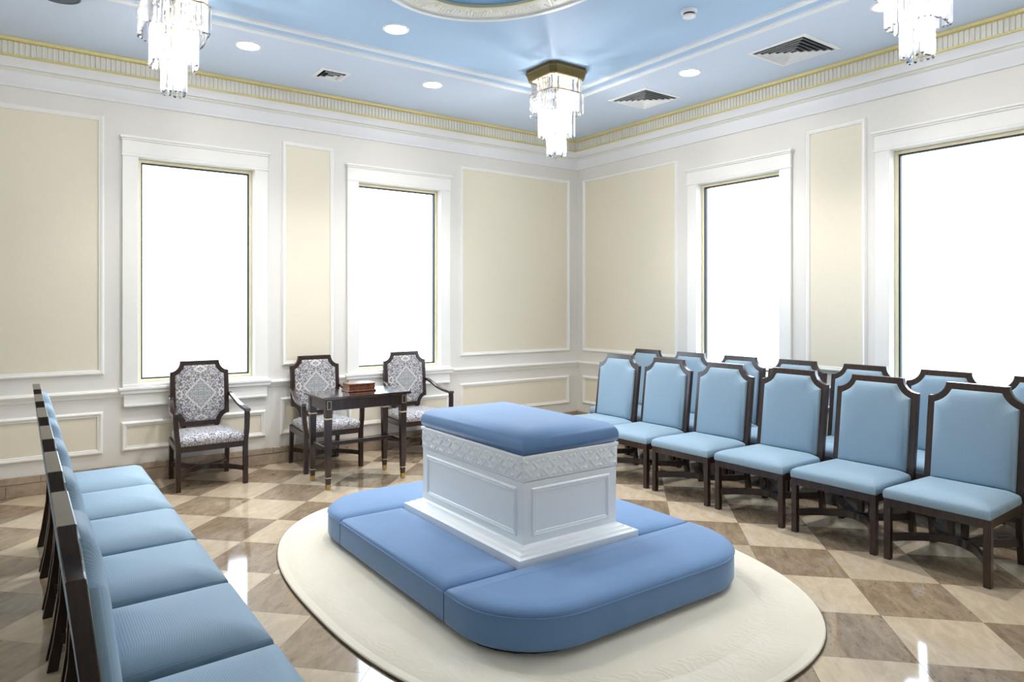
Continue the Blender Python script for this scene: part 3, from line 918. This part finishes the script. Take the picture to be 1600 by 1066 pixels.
# ---------------------------------------------------------------- damask armchairs
XA0, KA = -.205, .085
def ba(y, z, q): return (XA0 - KA * (z - .45) + q, y, z)
def make_armchair(label):
    t = thing('armchair', label, 'armchair', (0, 0, 0), 0, 'patterned armchairs along the window wall')
    cushion_seat(-.215, .262, .262, .235, .366, .420, .040).obj('seat', M_DAM_S, t, smooth=60)
    fr = MB()
    fr.box(.232, .258, -.245, .245, .318, .366)
    fr.box(-.250, -.226, -.215, .215, .318, .366)
    for s in (-1, 1):
        p = [(.240, s * .252), (.240, s * .278), (-.240, s * .252), (-.240, s * .226)]
        fr.prism(p if s < 0 else p[::-1], XYZ, .318, .366)
    fr.obj('seat_frame', M_WOOD, t, smooth=0)
    for s in (-1, 1):
        y0, y1 = sorted((s * .244, s * .282))
        # front leg rises through the seat rail into the arm post
        sec = lambda z, a0, a1, yc: [(a0, yc - .019, z), (a1, yc - .019, z), (a1, yc + .019, z), (a0, yc + .019, z)]
        MB().rings([sec(0, .227, .265, s * .262), sec(.37, .227, .265, s * .262), sec(.45, .230, .266, s * .272), sec(.56, .222, .256, s * .280), sec(.622, .214, .250, s * .279)]).obj('leg', M_WOOD, t, bevel=.002, smooth=0)
    for s in (-1, 1):
        y0, y1 = sorted((s * .212, s * .248))
        poly = [(-.262, 0), (-.246, .14), (-.225, .28), (-.222, .372), (-.258, .372), (-.262, .28), (-.282, .12), (-.300, 0)]
        MB().prism(poly, lambda a, b, h_: (a, h_, b), y0, y1).obj('leg', M_WOOD, t, bevel=.002, smooth=0)
    W, w = .240, .160
    low = (.160, .548, .452)
    out = notch_back(W, w, .930, 1.022, .45, 0, 7, low); inn = notch_back(W, w, .930, 1.022, .45, .038, 7, low)
    MB().ringframe(out, inn, ba, -.036, 0).obj('back_frame', M_WOOD, t, bevel=.0025, smooth=30)
    dome(inn, ba, 1, .030, DOME, -.010).obj('back_pad', M_DAM_B, t, smooth=60)
    dome(inn, ba, -1, .008, DOME, -.028).obj('rear_cover', M_DAM_B, t, smooth=60)
    up = MB()
    for s in (-1, 1):
        y0, y1 = sorted((s * .118, s * .152))
        p = [(-.256, .36), (-.226, .36), (XA0 - .008, .47), (XA0 - .036, .47)]
        up.prism(p, lambda a, b, h_: (a, h_, b), y0, y1)
    up.obj('back_support', M_WOOD, t, smooth=0)
    for s in (-1, 1):
        path = [(-.236, .243, .735), (-.170, .247, .726), (-.100, .256, .700), (-.030, .268, .670), (.05, .277, .650), (.13, .281, .640), (.20, .282, .636), (.258, .281, .634)]
        rg = []
        for i, (x, y, z) in enumerate(path):
            hw = .016 + .006 * min(1, i / 5); th = .026
            rg.append([(x, s * y - hw, z - th), (x, s * y + hw, z - th), (x, s * y + hw, z), (x, s * y - hw, z)])
        MB().rings(rg).obj('armrest', M_POL, t, bevel=.003, smooth=40)
    crescent(.240, .010, .250, .112, .152, .024).obj('stretcher', M_WOOD, t, smooth=30)
    crescent(-.258, -.014, .222, .112, .152, .024).obj('stretcher', M_WOOD, t, smooth=30)
    return t
arm0 = make_armchair('grey damask armchair standing alone below the left-hand window')
arm0.location = (1.307, 6.335, 0); arm0.rotation_euler = (0, 0, -math.pi / 2)
for x, lab in ((2.352, 'grey damask armchair behind the left end of the dark table'), (3.322, 'grey damask armchair partly behind the altar, right of the dark table')):
    o = copy_tree(arm0); o.location = (x, 6.335, 0); o['label'] = lab

# ---------------------------------------------------------------- table and box
tb = thing('side_table', 'dark mahogany table with brass feet standing before the armchairs', 'table', (2.395, 5.640, 0))
TX, TY = .395, .240
MB().box(-TX, TX, -TY, TY, .742, .764).obj('tabletop', M_POL, tb, bevel=.004, smooth=0)
lx, ly = TX - .030, TY - .028
ap = MB()
ap.box(-lx + .05, lx - .05, -ly + .004, -ly + .022, .650, .742); ap.box(-lx + .05, lx - .05, ly - .022, ly - .004, .650, .742)
ap.box(-lx + .004, -lx + .022, -ly + .05, ly - .05, .650, .742); ap.box(lx - .022, lx - .004, -ly + .05, ly - .05, .650, .742)
ap.obj('apron', M_WOOD, tb, smooth=0)
def sqring(c, hw, z0, z1, grow):
    cx, cy = c
    o_ = [(cx - hw - grow, cy - hw - grow), (cx + hw + grow, cy - hw - grow), (cx + hw + grow, cy + hw + grow), (cx - hw - grow, cy + hw + grow)]
    i_ = [(cx - hw + .002, cy - hw + .002), (cx + hw - .002, cy - hw + .002), (cx + hw - .002, cy + hw - .002), (cx - hw + .002, cy + hw - .002)]
    return MB().ringframe(o_, i_, XYZ, z0, z1)
for sx in (-1, 1):
    for sy in (-1, 1):
        cx, cy = sx * (lx - .028), sy * (ly - .028)
        def sq(hw, z, k=0.0):
            return [(cx - hw, cy - hw, z), (cx + hw, cy - hw, z), (cx + hw, cy + hw, z), (cx - hw, cy + hw, z)]
        leg = MB().rings([sq(.0165, .045), sq(.020, .12), sq(.027, .59), sq(.028, .60), sq(.028, .742)]).obj('leg', M_WOOD, tb, bevel=.002, smooth=0)
        c0 = MB().rings([sq(.011, 0), sq(.0145, .004), sq(.0175, .046)]).obj('brass_foot', M_BRASS, leg, smooth=0)
        sqring((cx, cy), .0195, .098, .104, .0015).obj('brass_ring', M_INLAY, leg, smooth=0)
        sqring((cx, cy), .0270, .580, .590, .0030).obj('brass_ring', M_INLAY, leg, smooth=0)
        # rectangular brass inlay on the block of the leg (front / back face)
        fy = cy + sy * .028
        fnc = lambda a, b, h_, fy=fy, cx=cx, sy=sy: (cx + a, fy + sy * h_, b)
        o_ = [(-.017, .662), (.017, .662), (.017, .730), (-.017, .730)]; i_ = [(-.014, .665), (.014, .665), (.014, .727), (-.014, .727)]
        MB().ringframe(o_, i_, fnc, -.001, .0012).obj('brass_inlay', M_INLAY, leg, smooth=0)
for sx in (-1, 1):
    x = sx * (lx - .028)
    MB().box(x - .011, x + .011, -ly + .045, ly - .045, .315, .345).obj('stretcher', M_WOOD, tb, bevel=.002, smooth=0)
MB().box(-lx + .039, lx - .039, -.012, .012, .322, .352).obj('stretcher', M_WOOD, tb, bevel=.002, smooth=0)

wb = thing('wooden_box', 'small reddish wooden box lying on the dark table', 'box', (2.425, 5.690, .7645))
MB().box(-.128, .128, -.085, .085, 0, .014).obj('base', M_WOODBOX, wb, bevel=.003, smooth=0)
MB().box(-.118, .118, -.075, .075, .014, .052).obj('body', M_WOODBOX, wb, bevel=.002, smooth=0)
MB().box(-.120, .120, -.077, .077, .053, .072).obj('lid', M_WOODBOX, wb, bevel=.004, smooth=0)

# ---------------------------------------------------------------- chandeliers
def csq(hw, c):
    return [(-hw + c, -hw), (hw - c, -hw), (hw, -hw + c), (hw, hw - c), (hw - c, hw), (-hw + c, hw), (-hw, hw - c), (-hw, -hw + c)]
def prism_mesh(L_, w):
    m = MB()
    r = w / 2
    sec = lambda k, z: [(r * k * math.cos(a), r * k * math.sin(a), z) for a in (math.radians(90), math.radians(210), math.radians(330))]
    m.rings([sec(.5, 0), sec(1, -.012), sec(1, -L_ + .012), sec(.35, -L_)])
    return m.mesh('crystal_prism', M_CRYSTAL, smooth=0)
TIERS = [(.168, 3.470, .150), (.178, 3.345, .175), (.120, 3.235, .255), (.060, 3.060, .245)]
PRISM = [prism_mesh(L_, .026) for _, _, L_ in TIERS]
def make_chandelier(label):
    t = thing('chandelier', label, 'chandelier', (0, 0, ZC), 0, 'tiered crystal chandeliers under the ceiling')
    m = MB()
    rg = [[(x, y, z) for x, y in csq(hw, c)] for hw, c, z in ((.205, .045, 0), (.205, .045, -.022), (.212, .045, -.030), (.205, .045, -.040), (.192, .045, -.095), (.176, .04, -.095), (.176, .04, -.02))]
    m.rings(rg).obj('brass_cap', M_BRONZE, t, smooth=0)
    MB().prism(csq(.172, .04), XYZ, -.088, -.082).obj('frosted_plate', plain('warm_frosted_plate', (.85, .75, .5), .6, noise=.02), t, smooth=0)
    MB().tube([(0, 0, -.09), (0, 0, -.60)], .012, 8).obj('stem', M_BRASS, t)
    fr = MB()
    for hw, z, L_ in TIERS:
        fr.tube([(x, y, z - ZC + .002) for x, y in csq(hw, hw * .22)], .004, 4, True)
        for a in (0, 1, 2, 3):
            dx, dy = ((1, 0), (0, 1), (-1, 0), (0, -1))[a]
            fr.tube([(dx * .01, dy * .01, z - ZC + .002), (dx * hw, dy * hw, z - ZC + .002)], .003, 4)
    fr.obj('tier_frame', M_BRASS, t)
    for (hw, z, L_), me in zip(TIERS, PRISM):
        poly = csq(hw, hw * .22)
        per = [math.dist(poly[i], poly[(i + 1) % 8]) for i in range(8)]
        n = int(sum(per) / .0285)
        for k in range(n):
            d = (k + .5) / n * sum(per)
            i = 0
            while d > per[i]: d -= per[i]; i += 1
            p, q = poly[i], poly[(i + 1) % 8]
            x, y = p[0] + (q[0] - p[0]) * d / per[i], p[1] + (q[1] - p[1]) * d / per[i]
            link('crystal_prism', me, t, (x, y, z - ZC + random.uniform(-.008, .004)), math.atan2(y, x) + random.uniform(-.3, .3))
    for x, y, z in ((.07, .07, -.25), (-.07, .07, -.25), (.07, -.07, -.25), (-.07, -.07, -.25), (.04, 0, -.42), (-.04, 0, -.42), (0, .0, -.63)):
        m = MB()
        rg = [[(x + r * math.cos(2 * math.pi * k / 8), y + r * math.sin(2 * math.pi * k / 8), z + dz) for k in range(8)] for r, dz in ((.006, .03), (.012, .02), (.018, 0), (.012, -.016), (.003, -.022))]
        m.rings(rg).obj('bulb', M_BULB, t)
    return t
def chandelier_lamps(x, y):
    for z, k in ((3.16, 1.0), (3.04, .8), (2.92, .5)):
        ld = D.lights.new('chandelier_lamp', 'POINT'); ld.energy = CHANDELIER_W * k; ld.color = (1.0, .94, .86); ld.shadow_soft_size = .06
        lo = D.objects.new('chandelier_lamp', ld); C.objects.link(lo); lo.location = (x, y, z)
ch0 = make_chandelier('crystal chandelier with whole brass cap in view, nearest the room corner')
ch0.location = (3.81, 4.655, ZC)
for x, y, lab in ((.775, 4.65, 'crystal chandelier cut by top edge above the left wall'), (3.845, 1.700, 'crystal chandelier cut by top edge above the right wall')):
    o = copy_tree(ch0); o.location = (x, y, ZC); o['label'] = lab
for x, y in ((3.81, 4.655), (.775, 4.65), (3.845, 1.70)):
    chandelier_lamps(x, y)

# ---------------------------------------------------------------- ceiling fittings
def circ(r, z, n=32): return [(r * math.cos(2 * math.pi * k / n), r * math.sin(2 * math.pi * k / n), z) for k in range(n)]
def make_downlight(label):
    t = thing('downlight', label, 'ceiling light', (0, 0, ZC), 0, 'round downlights in the ceiling')
    MB().rings([circ(.100, 0), circ(.100, -.004), circ(.092, -.009), circ(.082, -.008), circ(.080, 0)], False, False).obj('trim_ring', M_WHITE, t)
    MB().rings([circ(.079, -.003), circ(.079, -.005), circ(.04, -.0055)]).obj('lens', M_LENS, t)
    return t
dl0 = make_downlight('round downlight in pale blue border strip between vents, right')
dl0.location = (4.80, 4.01, ZC)
for x, y, lab in ((3.123, 5.624, 'round downlight in pale border strip, between small vent and middle chandelier'),
                  (2.273, 4.646, 'round downlight inside the blue ceiling field, left of oval ring'),
                  (1.471, 5.624, 'round downlight in pale border strip beside the left chandelier'),
                  (4.814, 2.329, 'round downlight half hidden behind the right chandelier')):
    o = copy_tree(dl0); o.location = (x, y, ZC); o['label'] = lab

for x, y in ((4.80, 4.01), (3.123, 5.624), (2.273, 4.646), (1.471, 5.624), (4.814, 2.329)):
    ld = D.lights.new('downlight_lamp', 'SPOT'); ld.energy = SPOT_W; ld.color = (1.0, .97, .93)
    ld.spot_size = math.radians(115); ld.spot_blend = 0.8; ld.shadow_soft_size = .07
    lo = D.objects.new('downlight_lamp', ld); C.objects.link(lo); lo.location = (x, y, ZC - .02)

def make_vent(label, half, n):
    t = thing('ceiling_vent', label, 'vent', (0, 0, ZC), 0, 'square ceiling vents')
    MB().box(-half, half, -half, half, -.004, -.001).obj('shade_plate', M_VENTDARK, t, smooth=0)
    sqp = lambda hw, z: [(-hw, -hw, z), (hw, -hw, z), (hw, hw, z), (-hw, hw, z)]
    MB().rings([sqp(half + .03, 0), sqp(half + .03, -.006), sqp(half - .002, -.010), sqp(half - .002, 0)], False, False).obj('outer_frame', M_WHITE, t, smooth=0)
    for k in range(n):
        hw = half - .012 - k * (half - .02) / n
        st = min(.017, (half - .02) / n * .45)
        MB().rings([sqp(hw, -.022), sqp(hw - st, -.0055), sqp(hw - st - .003, -.0055), sqp(hw - .004, -.0225)], False, False).obj('louvre', M_WHITE, t, smooth=0)
    return t
v0 = make_vent('large square louvred vent above the right-hand window, near right chandelier', .225, 5)
v0.location = (5.065, 3.18, ZC)
v1 = copy_tree(v0); v1.location = (5.05, 4.785, ZC); v1['label'] = 'square louvred vent between middle chandelier and the corner'
v2 = make_vent('small square vent with dark slot, left of middle chandelier', .105, 2)
v2.location = (2.255, 5.905, ZC)

sm = thing('smoke_detector', 'small white round smoke detector on blue ceiling, upper right', 'detector', (3.78, 3.165, ZC))
MB().rings([circ(.055, 0, 24), circ(.055, -.022, 24), circ(.050, -.026, 24)]).obj('base', M_WHITE, sm)
MB().rings([circ(.040, -.026, 24), circ(.040, -.040, 24)]).obj('chamber', M_BLACK, sm)
MB().rings([circ(.045, -.040, 24), circ(.043, -.050, 24), circ(.02, -.056, 24)]).obj('cover', M_WHITE, sm)
sp = thing('ceiling_speaker', 'dark grey round ceiling fitting at the top left edge', 'speaker', (.215, 5.45, ZC))
MB().rings([circ(.125, 0), circ(.125, -.005), circ(.112, -.010), circ(.108, -.004)], False, False).obj('rim', M_SPEAKER, sp)
MB().rings([circ(.110, -.002), circ(.110, -.005), circ(.05, -.007)]).obj('grille', M_SPEAKER, sp)
